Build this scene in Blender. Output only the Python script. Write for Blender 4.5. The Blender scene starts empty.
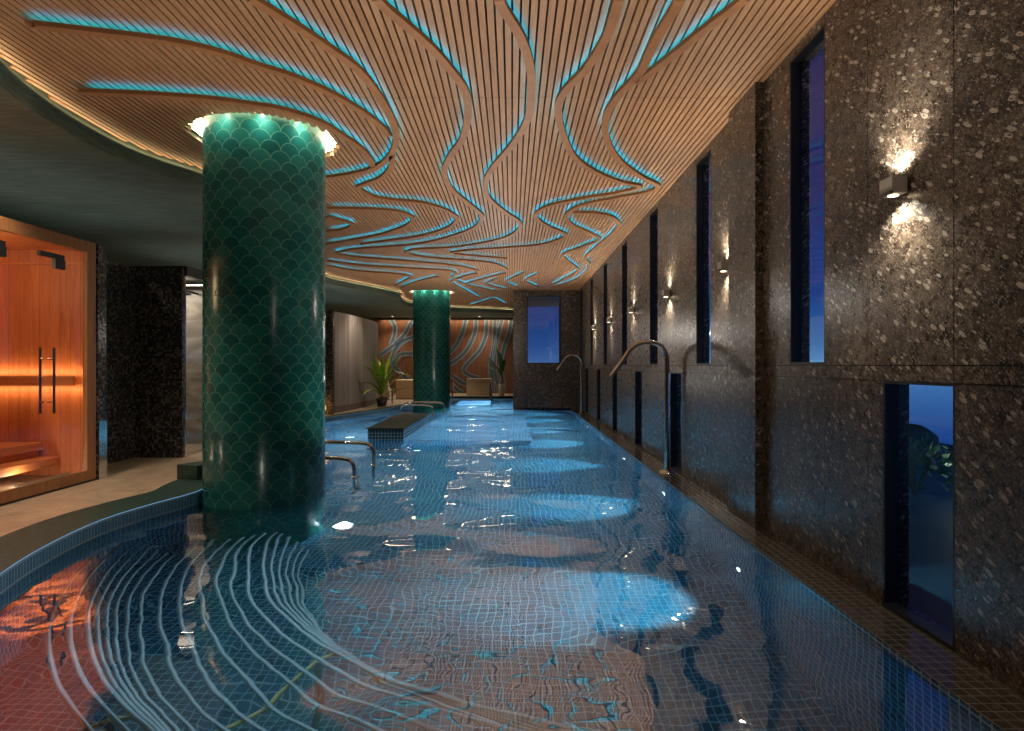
import bpy, bmesh, math, random
from mathutils import Vector
random.seed(7)
SC = bpy.context.scene
COL = SC.collection
R = math.radians
PI = math.pi

# ------------------------------------------------------------------ materials
def srgb(r, g, b):
    f = lambda c: (c / 255 / 12.92) if c / 255 <= .04045 else ((c / 255 + .055) / 1.055) ** 2.4
    return (f(r), f(g), f(b), 1)

class NT:
    """small helper around one material's node tree"""
    def __init__(s, name):
        s.m = bpy.data.materials.new(name); s.m.use_nodes = True
        s.t = s.m.node_tree; s.t.nodes.clear()
        s.out = s.t.nodes.new('ShaderNodeOutputMaterial')
    def n(s, kind, ins=None, **kw):
        nd = s.t.nodes.new('ShaderNode' + kind)
        for k, v in kw.items(): setattr(nd, k, v)
        for k, v in (ins or {}).items(): s.put(nd.inputs[k], v)
        return nd
    def put(s, sock, v):
        if isinstance(v, bpy.types.NodeSocket): s.t.links.new(v, sock)
        else: sock.default_value = v
    def math(s, op, a, b=None, c=None, clamp=False):
        nd = s.n('Math', operation=op, use_clamp=clamp)
        for i, v in enumerate((a, b, c)):
            if v is not None: s.put(nd.inputs[i], v)
        return nd.outputs[0]
    def mix(s, f, a, b):
        nd = s.n('Mix', data_type='RGBA')
        s.put(nd.inputs['Factor'], f); s.put(nd.inputs[6], a); s.put(nd.inputs[7], b)
        return nd.outputs[2]
    def ramp(s, f, stops, interp='LINEAR'):
        nd = s.n('ValToRGB'); s.put(nd.inputs[0], f)
        e = nd.color_ramp; e.interpolation = interp
        while len(e.elements) < len(stops): e.elements.new(.5)
        for el, (p, c) in zip(e.elements, stops): el.position = p; el.color = c
        return nd.outputs[0]
    def uv(s, sx=1, sy=1, rot=0, loc=(0, 0, 0)):
        u = s.n('UVMap'); mp = s.n('Mapping', {'Vector': u.outputs[0]})
        mp.inputs['Scale'].default_value = (sx, sy, 1); mp.inputs['Rotation'].default_value = (0, 0, rot)
        mp.inputs['Location'].default_value = loc
        return mp.outputs[0]
    def obj(s, sx=1, sy=1, sz=1):
        u = s.n('TexCoord'); mp = s.n('Mapping', {'Vector': u.outputs['Object']})
        mp.inputs['Scale'].default_value = (sx, sy, sz)
        return mp.outputs[0]
    def noise(s, vec, scale, detail=3, rough=.5, dist=0):
        nd = s.n('TexNoise', {'Vector': vec, 'Scale': scale, 'Detail': detail, 'Roughness': rough, 'Distortion': dist})
        return nd.outputs[0]
    def bsdf(s, col, rough=.5, metal=0, bump=None, bs=.2, bd=.01, ior=1.5, coat=0):
        b = s.n('BsdfPrincipled')
        s.put(b.inputs['Base Color'], col); s.put(b.inputs['Roughness'], rough); s.put(b.inputs['Metallic'], metal)
        s.put(b.inputs['IOR'], ior)
        if coat: b.inputs['Coat Weight'].default_value = coat; b.inputs['Coat Roughness'].default_value = .08
        if bump is not None:
            bp = s.n('Bump', {'Height': bump, 'Strength': bs, 'Distance': bd}); s.put(b.inputs['Normal'], bp.outputs[0])
        s.t.links.new(b.outputs[0], s.out.inputs[0])
        return b

def plain(name, rgb, rough=.5, metal=0):
    t = NT(name); t.bsdf(srgb(*rgb), rough, metal); return t.m

def emit(name, rgb, strength):
    t = NT(name); e = t.n('Emission', {'Color': srgb(*rgb), 'Strength': strength})
    t.t.links.new(e.outputs[0], t.out.inputs[0]); return t.m

def mosaic(name, size, cols, grout, gw=.08, rough=.25, sizey=None, bs=.3, rough_g=.6):
    t = NT(name); sizey = sizey or size
    v = t.uv(1 / size, 1 / sizey)
    sp = t.n('SeparateXYZ', {'Vector': v})
    fx = t.math('FRACT', sp.outputs[0]); fy = t.math('FRACT', sp.outputs[1])
    ix = t.math('FLOOR', sp.outputs[0]); iy = t.math('FLOOR', sp.outputs[1])
    cell = t.n('CombineXYZ', {'X': ix, 'Y': iy})
    wn = t.n('TexWhiteNoise', {'Vector': cell.outputs[0]}, noise_dimensions='2D')
    base = t.ramp(wn.outputs[0], [(i / max(1, len(cols) - 1), srgb(*c)) for i, c in enumerate(cols)])
    dx = t.math('MINIMUM', fx, t.math('SUBTRACT', 1, fx)); dy = t.math('MINIMUM', fy, t.math('SUBTRACT', 1, fy))
    d = t.math('MINIMUM', dx, dy)
    g = t.math('LESS_THAN', d, gw)
    col = t.mix(g, base, srgb(*grout))
    t.bsdf(col, t.math('MULTIPLY_ADD', g, rough_g - rough, rough), bump=t.math('SUBTRACT', 1, g), bs=bs, bd=.003)
    return t.m

def wood(name, dark, light, rough=.45, sx=1, sy=1, board=0, axis='uv', gapc=(40, 18, 8)):
    t = NT(name)
    v = t.uv(sx, sy) if axis == 'uv' else t.obj(*axis)
    a = t.noise(v, 3, 4, .55, .6)
    b = t.noise(v, 22, 3, .6)
    f = t.math('MULTIPLY_ADD', b, .35, t.math('MULTIPLY', a, .65))
    col = t.ramp(f, [(.32, srgb(*dark)), (.68, srgb(*light))])
    bump = f
    if board:
        sp = t.n('SeparateXYZ', {'Vector': t.uv(1 / board, 1)})
        fr = t.math('FRACT', sp.outputs[0]); ix = t.math('FLOOR', sp.outputs[0])
        wn = t.n('TexWhiteNoise', {'W': ix}, noise_dimensions='1D')
        hs = t.n('HueSaturation', {'Color': col, 'Value': t.math('MULTIPLY_ADD', wn.outputs[0], .3, .85)})
        g = t.math('LESS_THAN', fr, .03)
        col = t.mix(g, hs.outputs[0], srgb(*gapc)); bump = t.math('SUBTRACT', 1, g)
    t.bsdf(col, rough, bump=bump, bs=.15, bd=.002)
    return t.m

def stone():
    t = NT('dark_fleck_stone')
    v = t.uv()
    big = t.noise(v, 1.3, 3, .55)
    mid = t.noise(v, 16, 5, .68)
    fine = t.noise(v, 75, 3, .65)
    f = t.math('MULTIPLY_ADD', fine, .42, t.math('MULTIPLY_ADD', mid, .40, t.math('MULTIPLY_ADD', big, .42, -.10)))
    base = t.ramp(f, [(.39, srgb(24, 20, 18)), (.50, srgb(60, 49, 40)), (.60, srgb(98, 84, 70)), (.72, srgb(156, 142, 124))])
    warp = t.n('TexNoise', {'Vector': v, 'Scale': 9.0, 'Detail': 2.0})
    def flecks(sx, sy, rot, rad, thr, col, prev):
        mp = t.n('Mapping', {'Vector': t.n('VectorMath', {0: v, 1: t.n('VectorMath', {0: warp.outputs['Color'], 1: (.02, .02, 0)}, operation='MULTIPLY').outputs[0]}, operation='ADD').outputs[0]}, vector_type='TEXTURE')
        mp.inputs['Rotation'].default_value = (0, 0, rot); mp.inputs['Scale'].default_value = (1 / sx, 1 / sy, 1)
        vo = t.n('TexVoronoi', {'Vector': mp.outputs[0], 'Scale': 1.0, 'Randomness': 1.0}, voronoi_dimensions='2D')
        keep = t.math('GREATER_THAN', t.n('SeparateColor', {0: vo.outputs['Color']}).outputs[0], thr)
        rr = t.math('MULTIPLY', t.n('SeparateColor', {0: vo.outputs['Color']}).outputs[1], rad)
        m = t.math('MULTIPLY', t.math('LESS_THAN', vo.outputs['Distance'], rr), keep)
        return t.mix(t.math('MULTIPLY', m, .8), prev, srgb(*col))
    c = flecks(17, 44, R(28), .46, .70, (186, 175, 160), base)
    c = flecks(34, 120, R(20), .5, .6, (112, 100, 86), c)
    c = flecks(60, 170, R(48), .5, .55, (150, 139, 124), c)
    c = flecks(36, 130, R(34), .5, .62, (30, 25, 22), c)
    t.bsdf(c, t.math('MULTIPLY_ADD', mid, .25, .16), bump=f, bs=.25, bd=.004)
    return t.m

def fish_scale():
    t = NT('green_scale_tile')
    w, r = .158, .079
    sp = t.n('SeparateXYZ', {'Vector': t.uv(1 / w, 1 / r)})
    u, vv = sp.outputs[0], sp.outputs[1]
    j = t.math('FLOOR', vv); f = t.math('FRACT', vv)
    odd = t.math('MULTIPLY', t.math('MODULO', t.math('ADD', j, 200), 2), .5)
    us = t.math('SUBTRACT', u, odd)
    ci = t.math('ROUND', us)
    du = t.math('MULTIPLY', t.math('SUBTRACT', us, ci), 2)
    d = t.math('SQRT', t.math('ADD', t.math('MULTIPLY', du, du), t.math('MULTIPLY', f, f)))
    ins = t.math('LESS_THAN', d, 1.0)
    # outside the front disc: the scale of the next row
    us2 = t.math('SUBTRACT', u, t.math('SUBTRACT', .5, odd))
    ci2 = t.math('ROUND', us2)
    idx = t.math('ADD', t.math('MULTIPLY', ins, t.math('ADD', ci, odd)), t.math('MULTIPLY', t.math('SUBTRACT', 1, ins), t.math('ADD', ci2, t.math('SUBTRACT', .5, odd))))
    idy = t.math('ADD', j, t.math('SUBTRACT', 1, ins))
    wn = t.n('TexWhiteNoise', {'Vector': t.n('CombineXYZ', {'X': idx, 'Y': idy}).outputs[0]}, noise_dimensions='2D')
    base = t.ramp(wn.outputs[0], [(0, srgb(14, 78, 76)), (.5, srgb(22, 94, 88)), (1, srgb(36, 110, 100))])
    nz = t.noise(t.uv(), 9, 4, .6)
    base = t.mix(t.math('MULTIPLY', nz, .5), base, srgb(12, 74, 78))
    line = t.math('LESS_THAN', t.math('ABSOLUTE', t.math('SUBTRACT', d, 1.0)), .045)
    col = t.mix(t.math('MULTIPLY', line, .55), base, srgb(84, 134, 114))
    h = t.math('SUBTRACT', t.math('MULTIPLY', nz, .5), line)
    t.bsdf(col, t.math('MULTIPLY_ADD', line, .3, .2), bump=h, bs=.12, bd=.004, ior=1.45)
    return t.m

def water():
    t = NT('pool_water')
    v = t.obj(1, 1, 1)
    a = t.n('TexNoise', {'Vector': v, 'Scale': 1.05, 'Detail': 1.0, 'Roughness': .4, 'Distortion': .4})
    b = t.n('TexNoise', {'Vector': v, 'Scale': 5.5, 'Detail': 1.0, 'Roughness': .4})
    h = t.math('MULTIPLY_ADD', b.outputs[0], .045, a.outputs[0])
    bp = t.n('Bump', {'Height': h, 'Strength': 1.0, 'Distance': WATER_BUMP})
    gl = t.n('BsdfRefraction', {'Color': (.93, .985, 1, 1), 'Roughness': 0.0, 'IOR': 1.333, 'Normal': bp.outputs[0]})
    gs = t.n('BsdfGlossy', {'Color': (1, 1, 1, 1), 'Roughness': 0.0, 'Normal': bp.outputs[0]})
    fr = t.n('Fresnel', {'IOR': 6.5, 'Normal': bp.outputs[0]})
    mx = t.n('MixShader', {0: fr.outputs[0], 1: gl.outputs[0], 2: gs.outputs[0]})
    t.t.links.new(mx.outputs[0], t.out.inputs[0])
    return t.m

def pane_glass(name, tint=(1, 1, 1, 1), ior=1.5):
    t = NT(name)
    tr = t.n('BsdfTransparent', {'Color': tint}); gs = t.n('BsdfGlossy', {'Roughness': 0.02})
    fr = t.n('Fresnel', {'IOR': ior})
    fac = t.math('MULTIPLY', fr.outputs[0], t.math('SUBTRACT', 1, t.n('NewGeometry').outputs['Backfacing']))
    mx = t.n('MixShader', {0: fac, 1: tr.outputs[0], 2: gs.outputs[0]})
    t.t.links.new(mx.outputs[0], t.out.inputs[0]); return t.m

def plaster():
    t = NT('dark_green_plaster')
    a = t.noise(t.uv(1.2, 9), 2.2, 5, .65, .8); b = t.noise(t.uv(1, 1), 1.2, 3, .5)
    f = t.math('MULTIPLY_ADD', a, .7, t.math('MULTIPLY', b, .3))
    c = t.ramp(f, [(.3, srgb(70, 84, 76)), (.55, srgb(100, 116, 104)), (.8, srgb(134, 146, 132))])
    t.bsdf(c, .75, bump=a, bs=.2, bd=.01); return t.m

def beige_floor():
    t = NT('beige_stone_floor')
    a = t.noise(t.uv(1, 1), 5, 5, .65, 1.0); b = t.noise(t.uv(), 40, 3, .6)
    f = t.math('MULTIPLY_ADD', a, .7, t.math('MULTIPLY', b, .3))
    c = t.ramp(f, [(.3, srgb(138, 116, 94)), (.7, srgb(206, 184, 158))])
    sp = t.n('SeparateXYZ', {'Vector': t.uv(1 / .9, 1 / .9)})
    g = t.math('MAXIMUM', t.math('LESS_THAN', t.math('FRACT', sp.outputs[0]), .005), t.math('LESS_THAN', t.math('FRACT', sp.outputs[1]), .005))
    t.bsdf(t.mix(g, c, srgb(90, 74, 60)), .35, bump=f, bs=.05); return t.m

def marble():
    t = NT('beige_marble')
    a = t.noise(t.uv(1, 2.5), 1.6, 6, .6, 1.5)
    c = t.ramp(a, [(.35, srgb(138, 122, 104)), (.5, srgb(164, 148, 128)), (.62, srgb(186, 170, 150))])
    t.bsdf(c, .25); return t.m

def leafm(name, a, b):
    t = NT(name)
    f = t.noise(t.obj(6, 6, 2), 2, 2)
    t.bsdf(t.ramp(f, [(.3, srgb(*a)), (.7, srgb(*b))]), .4); return t.m

WATER_BUMP = .075
M = {}
M['stone'] = stone()
M['gap'] = plain('black_gap', (12, 11, 10), .8)
M['slat'] = wood('oak_slat', (146, 106, 75), (188, 146, 108), .5, axis=(9, .7, 9))
M['slat_back'] = plain('slat_backing', (44, 26, 14), .9)
M['band'] = wood('oak_band', (142, 96, 60), (172, 122, 80), .5, axis=(2, 2, 2))
M['led'] = emit('cyan_led', (16, 168, 228), 15.0)
M['cove'] = emit('warm_cove_light', (255, 222, 172), 16.0)
M['ring'] = emit('ring_light_glow', (255, 238, 190), 7)
M['scale'] = fish_scale()
M['water'] = water()
M['tile'] = mosaic('blue_pool_mosaic', .05, [(22, 62, 96), (34, 92, 128), (40, 108, 150), (26, 74, 112)], (150, 190, 205), .07, .25)
M['tile_deep'] = mosaic('deep_blue_pool_mosaic', .05, [(22, 66, 90), (32, 94, 122), (40, 106, 138), (26, 76, 104)], (140, 186, 200), .06, .25)
M['tile_step'] = mosaic('pale_blue_step_mosaic', .05, [(90, 150, 200), (120, 180, 220)], (190, 215, 228), .08, .3)
M['coping'] = mosaic('dark_green_mosaic', .028, [(22, 50, 46), (32, 68, 60), (40, 80, 70), (26, 54, 50)], (14, 28, 28), .09, .5)
M['tile_rim'] = mosaic('pale_blue_rim_mosaic', .035, [(70, 128, 176), (96, 152, 196), (84, 140, 186)], (150, 186, 206), .08, .2, sizey=.09)
M['ledge'] = mosaic('brown_ledge_mosaic', .05, [(50, 45, 38), (60, 54, 46), (54, 49, 42), (66, 59, 50)], (88, 82, 70), .035, .09)
M['black_mosaic'] = mosaic('black_mosaic', .026, [(30, 28, 28), (48, 45, 44), (66, 62, 60), (130, 124, 118), (40, 38, 38)], (26, 24, 24), .1, .2)
M['grey_mosaic'] = mosaic('grey_sliver_mosaic', .04, [(104, 94, 88), (150, 140, 132), (128, 116, 108), (164, 154, 148)], (96, 86, 80), .08, .45, sizey=3.1)
M['plaster'] = plaster()
M['floor'] = beige_floor()
M['marble'] = marble()
M['black'] = plain('black_metal', (20, 20, 21), .4)
M['steel'] = plain('polished_steel', (205, 200, 190), .12, 1)
M['tube'] = plain('satin_steel_tube', (176, 186, 190), .32, .5)
M['rib'] = plain('cream_rib', (235, 220, 160), .5)
M['fixture'] = plain('grey_fixture', (176, 170, 158), .45)
M['fixture_dark'] = plain('dark_fixture', (80, 74, 68), .5)
M['lens'] = emit('warm_lens', (255, 226, 180), 8)
M['pool_lens'] = emit('pool_light_lens', (225, 248, 255), 6)
M['spot_lens'] = emit('downlight_lens', (255, 235, 200), 8)
M['glass'] = pane_glass('window_glass', (.9, .95, 1, 1))
M['glass_dark'] = pane_glass('tinted_glass', (.62, .66, .8, 1), 2.1)
M['sauna_glass'] = pane_glass('sauna_glass', (.96, .94, .92, 1), 1.38)
M['sauna_wood'] = wood('sauna_panelling', (176, 92, 48), (214, 128, 74), .5, 9, .6, board=.095, gapc=(110, 52, 24))
M['sauna_plain'] = wood('sauna_bench_wood', (178, 100, 54), (220, 142, 86), .5, 1.2, 9)
M['frame_wood'] = wood('frame_wood', (138, 88, 52), (176, 122, 78), .5, 9, .9)
M['wave_wood'] = wood('rear_wall_wood', (96, 60, 40), (132, 88, 60), .5, 8, .5, board=.12, gapc=(70, 34, 18))
M['inlay'] = plain('blue_grey_inlay', (118, 134, 146), .5)
M['inlay_dark'] = plain('slate_inlay', (66, 82, 92), .5)
M['led_warm'] = emit('sauna_led', (255, 190, 100), 2)
M['bench'] = plain('beige_upholstery', (196, 172, 142), .7)
M['leaf'] = leafm('palm_leaf', (100, 138, 36), (172, 196, 78))
M['leaf_dark'] = leafm('dark_leaf', (40, 76, 32), (90, 124, 54))
M['pot'] = plain('dark_pot', (44, 38, 32), .5)
M['pot_white'] = plain('white_pot', (214, 202, 184), .4)
M['soil'] = plain('soil', (36, 26, 18), .9)
M['stem'] = plain('brown_stem', (110, 66, 40), .7)
M['lantern'] = emit('lantern_glow', (255, 176, 84), 2.2)
M['terrace'] = plain('outdoor_terrace', (26, 46, 112), .55)
M['lake'] = plain('lake_water', (225, 232, 240), .05, 1)
M['rock'] = plain('dark_rock', (44, 50, 58), .8)
M['shrub'] = leafm('shrub_leaf', (30, 66, 30), (70, 120, 50))
M['dark_wall'] = plain('dark_wall_paint', (44, 42, 38), .8)

# ------------------------------------------------------------------ mesh building
class MB:
    def __init__(s): s.v = []; s.f = []; s.uvs = []; s.mi = []; s.sm = []
    def face(s, pts, uv=None, mi=0, sm=False):
        b = len(s.v); s.v += [tuple(p) for p in pts]
        s.f.append(tuple(range(b, b + len(pts)))); s.uvs.append(uv); s.mi.append(mi); s.sm.append(sm)
    def grid(s, rows, uv=None, mi=0, sm=True, close=False):
        """rows: list of equal-length point rows -> shared-vertex quads"""
        b = len(s.v); n = len(rows[0])
        for r in rows: s.v += [tuple(p) for p in r]
        for i in range(len(rows) - 1):
            for k in range(n if close else n - 1):
                k2 = (k + 1) % n
                s.f.append((b + i * n + k, b + i * n + k2, b + (i + 1) * n + k2, b + (i + 1) * n + k))
                s.uvs.append([uv(i, k), uv(i, k + 1), uv(i + 1, k + 1), uv(i + 1, k)] if uv else None)
                s.mi.append(mi); s.sm.append(sm)
    def box(s, x0, x1, y0, y1, z0, z1, mi=0, skip=''):
        P = lambda a, b, c: (x1 if a else x0, y1 if b else y0, z1 if c else z0)
        F = {'x': [(0,0,0),(0,0,1),(0,1,1),(0,1,0)], 'X': [(1,0,0),(1,1,0),(1,1,1),(1,0,1)],
             'y': [(0,0,0),(1,0,0),(1,0,1),(0,0,1)], 'Y': [(0,1,0),(0,1,1),(1,1,1),(1,1,0)],
             'z': [(0,0,0),(0,1,0),(1,1,0),(1,0,0)], 'Z': [(0,0,1),(1,0,1),(1,1,1),(0,1,1)]}
        for k, q in F.items():
            if k not in skip: s.face([P(*c) for c in q], mi=mi)
    def rbox(s, x0, x1, y0, y1, z0, z1, r=.01, mi=0):
        """box with chamfered edges"""
        bm = bmesh.new(); bmesh.ops.create_cube(bm, size=1)
        for v in bm.verts: v.co = Vector(((x0 + x1) / 2 + v.co.x * (x1 - x0), (y0 + y1) / 2 + v.co.y * (y1 - y0), (z0 + z1) / 2 + v.co.z * (z1 - z0)))
        bmesh.ops.bevel(bm, geom=bm.edges[:] , offset=r, segments=2, affect='EDGES', profile=.5)
        for f in bm.faces: s.face([v.co for v in f.verts], mi=mi)
        bm.free()
    def prism(s, poly, z0, z1, mi=0, bottom=True, side_mi=None):
        n = len(poly); A = sum(poly[i][0] * poly[(i + 1) % n][1] - poly[(i + 1) % n][0] * poly[i][1] for i in range(n))
        if A < 0: poly = poly[::-1]
        s.face([(x, y, z1) for x, y in poly], mi=mi)
        if bottom: s.face([(x, y, z0) for x, y in poly[::-1]], mi=mi)
        d = 0
        for i in range(n):
            a, b = poly[i], poly[(i + 1) % n]; L = math.dist(a, b)
            s.face([(a[0], a[1], z0), (b[0], b[1], z0), (b[0], b[1], z1), (a[0], a[1], z1)],
                   uv=[(d, z0), (d + L, z0), (d + L, z1), (d, z1)], mi=mi if side_mi is None else side_mi); d += L
    def tube(s, path, r, n=10, mi=0, caps=True):
        path = [Vector(p) for p in path]; rows = []; prev = None
        rr = r if isinstance(r, (list, tuple)) else [r] * len(path)
        for i, p in enumerate(path):
            t = (path[min(i + 1, len(path) - 1)] - path[max(i - 1, 0)]).normalized()
            if prev is None:
                a = Vector((0, 0, 1)) if abs(t.z) < .9 else Vector((1, 0, 0)); u = t.cross(a).normalized()
            else: u = (prev - t * prev.dot(t)).normalized()
            prev = u; w = t.cross(u)
            rows.append([p + (u * math.cos(2 * PI * k / n) + w * math.sin(2 * PI * k / n)) * rr[i] for k in range(n)])
        s.grid(rows, mi=mi, close=True)
        if caps: s.face(rows[0], mi=mi); s.face(rows[-1][::-1], mi=mi)
    def lathe(s, prof, c=(0, 0, 0), n=32, mi=0, uvr=None, sm=True):
        rows = [[(c[0] + r * math.cos(2 * PI * k / n), c[1] + r * math.sin(2 * PI * k / n), c[2] + z) for k in range(n + 1)] for r, z in prof]
        uv = (lambda i, k: (2 * PI * k / n * uvr, prof[i][1] + c[2])) if uvr else None
        s.grid(rows, uv=uv, mi=mi, sm=sm)
    def build(s, name, mats, parent=None, base=None):
        off = Vector(parent.location) if parent else Vector((0, 0, 0))
        if parent and parent.parent: off = off + Vector(parent.parent.location)
        if base is not None: off = Vector(base)
        me = bpy.data.meshes.new(name)
        me.from_pydata([Vector(p) - off for p in s.v], [], s.f)
        for m in (mats if isinstance(mats, (list, tuple)) else [mats]): me.materials.append(m)
        ul = me.uv_layers.new(name='UVMap')
        for p in me.polygons:
            uv = s.uvs[p.index]; p.material_index = s.mi[p.index]; p.use_smooth = s.sm[p.index]
            nx, ny, nz = (abs(c) for c in p.normal)
            for k, li in enumerate(p.loop_indices):
                if uv: ul.data[li].uv = uv[k]
                else:
                    c = s.v[me.loops[li].vertex_index]
                    ul.data[li].uv = (c[1], c[2]) if nx >= ny and nx >= nz else ((c[0], c[2]) if ny >= nz else (c[0], c[1]))
        o = bpy.data.objects.new(name, me); COL.objects.link(o)
        if parent: o.parent = parent
        elif base is not None: o.location = base
        return o

def tag(o, label, cat, group=None, kind=None):
    o['label'] = label; o['category'] = cat
    if group: o['group'] = group
    if kind: o['kind'] = kind
    return o

def thing(name, label, cat, loc, group=None):
    o = bpy.data.objects.new(name, None); o.empty_display_size = .1; o.location = loc; COL.objects.link(o)
    return tag(o, label, cat, group)

def struct(o): o['kind'] = 'structure'; return o

def copy_thing(root, loc, label):
    r = root.copy(); COL.objects.link(r); r.location = loc; r['label'] = label
    for ch in root.children:
        c = ch.copy(); COL.objects.link(c); c.parent = r
        for g in ch.children:
            d = g.copy(); COL.objects.link(d); d.parent = c
    return r

def lamp(kind, name, loc, power, color, rot=(0, 0, 0), parent=None, **kw):
    d = bpy.data.lights.new(name, kind); d.energy = power; d.color = color
    for k, v in kw.items(): setattr(d, k, v)
    o = bpy.data.objects.new(name, d); COL.objects.link(o); o.location = loc; o.rotation_euler = rot
    if parent: o.parent = parent; o.location = Vector(loc) - Vector(parent.location)
    return o

def aim(o, d): o.rotation_euler = Vector(d).to_track_quat('-Z', 'Y').to_euler()

def smooth(pts, step=.05):
    """Catmull-Rom through the points, resampled"""
    P = [Vector(p) for p in pts]; P = [P[0] * 2 - P[1]] + P + [P[-1] * 2 - P[-2]]
    out = []
    for i in range(1, len(P) - 2):
        a, b, c, d = P[i - 1:i + 3]; n = max(2, int((c - b).length / step))
        for k in range(n):
            t = k / n
            out.append(.5 * ((2 * b) + (c - a) * t + (2 * a - 5 * b + 4 * c - d) * t * t + (3 * b - a - 3 * c + d) * t ** 3))
    out.append(P[-2]); return out

def interp(tbl, t):
    if t <= tbl[0][0]: return tbl[0][1]
    for (a, x), (b, y) in zip(tbl, tbl[1:]):
        if t <= b: return x + (y - x) * (t - a) / (b - a)
    return tbl[-1][1]

# ------------------------------------------------------------------ measures (metres; water level z = 0)
CAMZ = 1.165
WX = 1.772          # inner face of the stone wall
ZC = 3.162          # wood ceiling
ZL = 2.985          # plaster ceiling
ZD = .10            # deck
LEDGE = 1.543
YEND = 16.8         # stone end wall
YB = 24.2           # rear wall
COLS = [(-2.18, 5.60), (-2.2, 17.3)]
CR = .506

# ------------------------------------------------------------------ wood slat ceiling
EDGE = [(-2.4, -2.5), (-2.55, 1.5), (-2.85, 2.8), (-3.1, 3.45), (-3.31, 4.08), (-3.39, 4.35), (-3.46, 4.76), (-3.48, 5.15), (-3.46, 5.58), (-3.35, 6.01), (-3.15, 6.47),
        (-3.05, 7.3), (-3.2, 8.6), (-3.6, 10.4), (-4.0, 12.4), (-4.08, 13.95), (-3.73, 15.03), (-3.42, 15.78), (-3.09, 16.72), (-3.02, 17.06), (-3.24, 18.42),
        (-3.09, 19.72), (-2.03, 21.04), (-1.25, 21.39), (-.24, 21.95), (.06, 22.05)]
EC = smooth(EDGE, .12)
ECT = sorted([(p.y, p.x) for p in EC])
def xc(y): return interp(ECT, y)
def slat_ceiling():
    m = MB(); pitch, w, h = .0495, .037, .035
    x = -4.2; seams = [4.71, 7.86, 11.0, 14.1, 18.0]
    while x < WX - .02:
        xm = x + w / 2; yend = YEND if xm > .05 else 22.05
        ys = []; y = -2.4; inside = False; st = 0
        while y <= yend:
            ok = xm > xc(y) + .012 and all(math.hypot(xm - cx, y - cy) > .608 for cx, cy in COLS)
            if ok and not inside: st = y; inside = True
            if not ok and inside: ys.append((st, y)); inside = False
            y += .02
        if inside: ys.append((st, yend))
        for a, b in ys:
            cuts = [a] + [q for q in seams if a < q < b] + [b]
            m.box(x - .002, x + pitch + .002, a, b, ZC + h, ZC + h + .012, mi=1)
            for c, d in zip(cuts, cuts[1:]): m.box(x, x + w, c + .002, d - .002, ZC, ZC + h, skip='Z')
        x += pitch
    return struct(m.build('ceiling', [M['slat'], M['slat_back']]))
slat_ceiling()

# plaster ceiling beside it, fascia between
m = MB(); ys = [i * .2 for i in range(-12, 111)]
for a, b in zip(ys, ys[1:]):
    m.face([(-8.5, a, ZL), (-8.5, b, ZL), (xc(b), b, ZL), (xc(a), a, ZL)])
m.face([(-8.5, 22, ZL), (-8.5, YB, ZL), (.06, YB, ZL), (.06, 22, ZL)])
struct(m.build('ceiling', M['plaster']))
m = MB(); d = 0
for a, b in zip(EC, EC[1:]):
    L = (b - a).length
    m.face([(a.x, a.y, ZL), (b.x, b.y, ZL), (b.x, b.y, 3.3), (a.x, a.y, 3.3)], uv=[(d, 0), (d + L, 0), (d + L, .3), (d, .3)], sm=True); d += L
struct(m.build('trim_1', M['plaster']))
# roof slab over everything
m = MB(); m.box(-8.6, 2.0, -2.5, YB + .1, 3.42, 3.5); struct(m.build('roof', M['dark_wall']))

# cove light along the curved edge
m = MB()
seg = [p for p in EC if p.y > .5]
def side_n(P, i):
    t = (P[min(i + 1, len(P) - 1)] - P[max(i - 1, 0)]).normalized(); return Vector((t.y, -t.x))
rows = []; lip = []
for i, p in enumerate(seg):
    n = side_n(seg, i); a = p + n * .004; b = p + n * .02
    c = p + n * .034
    rows.append([(a.x, a.y, ZC - .058), (b.x, b.y, ZC - .058), (b.x, b.y, ZC - .054), (a.x, a.y, ZC - .054)])
    lip.append([(p.x, p.y, ZC - .07), (c.x, c.y, ZC - .07), (c.x, c.y, ZC - .054), (c.x - n.x * .006, c.y - n.y * .006, ZC - .054), (c.x - n.x * .006, c.y - n.y * .006, ZC - .06), (p.x, p.y, ZC - .06)])
m.grid(rows, close=True, sm=False)
t = thing('cove_light', 'thin warm light strip along the curved edge of the wood ceiling', 'light strip', (seg[0].x, seg[0].y, ZC))
m.build('led_strip', M['cove'], t)
m = MB(); m.grid(lip, close=True, sm=False); m.build('lip', M['plaster'], t)

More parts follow.
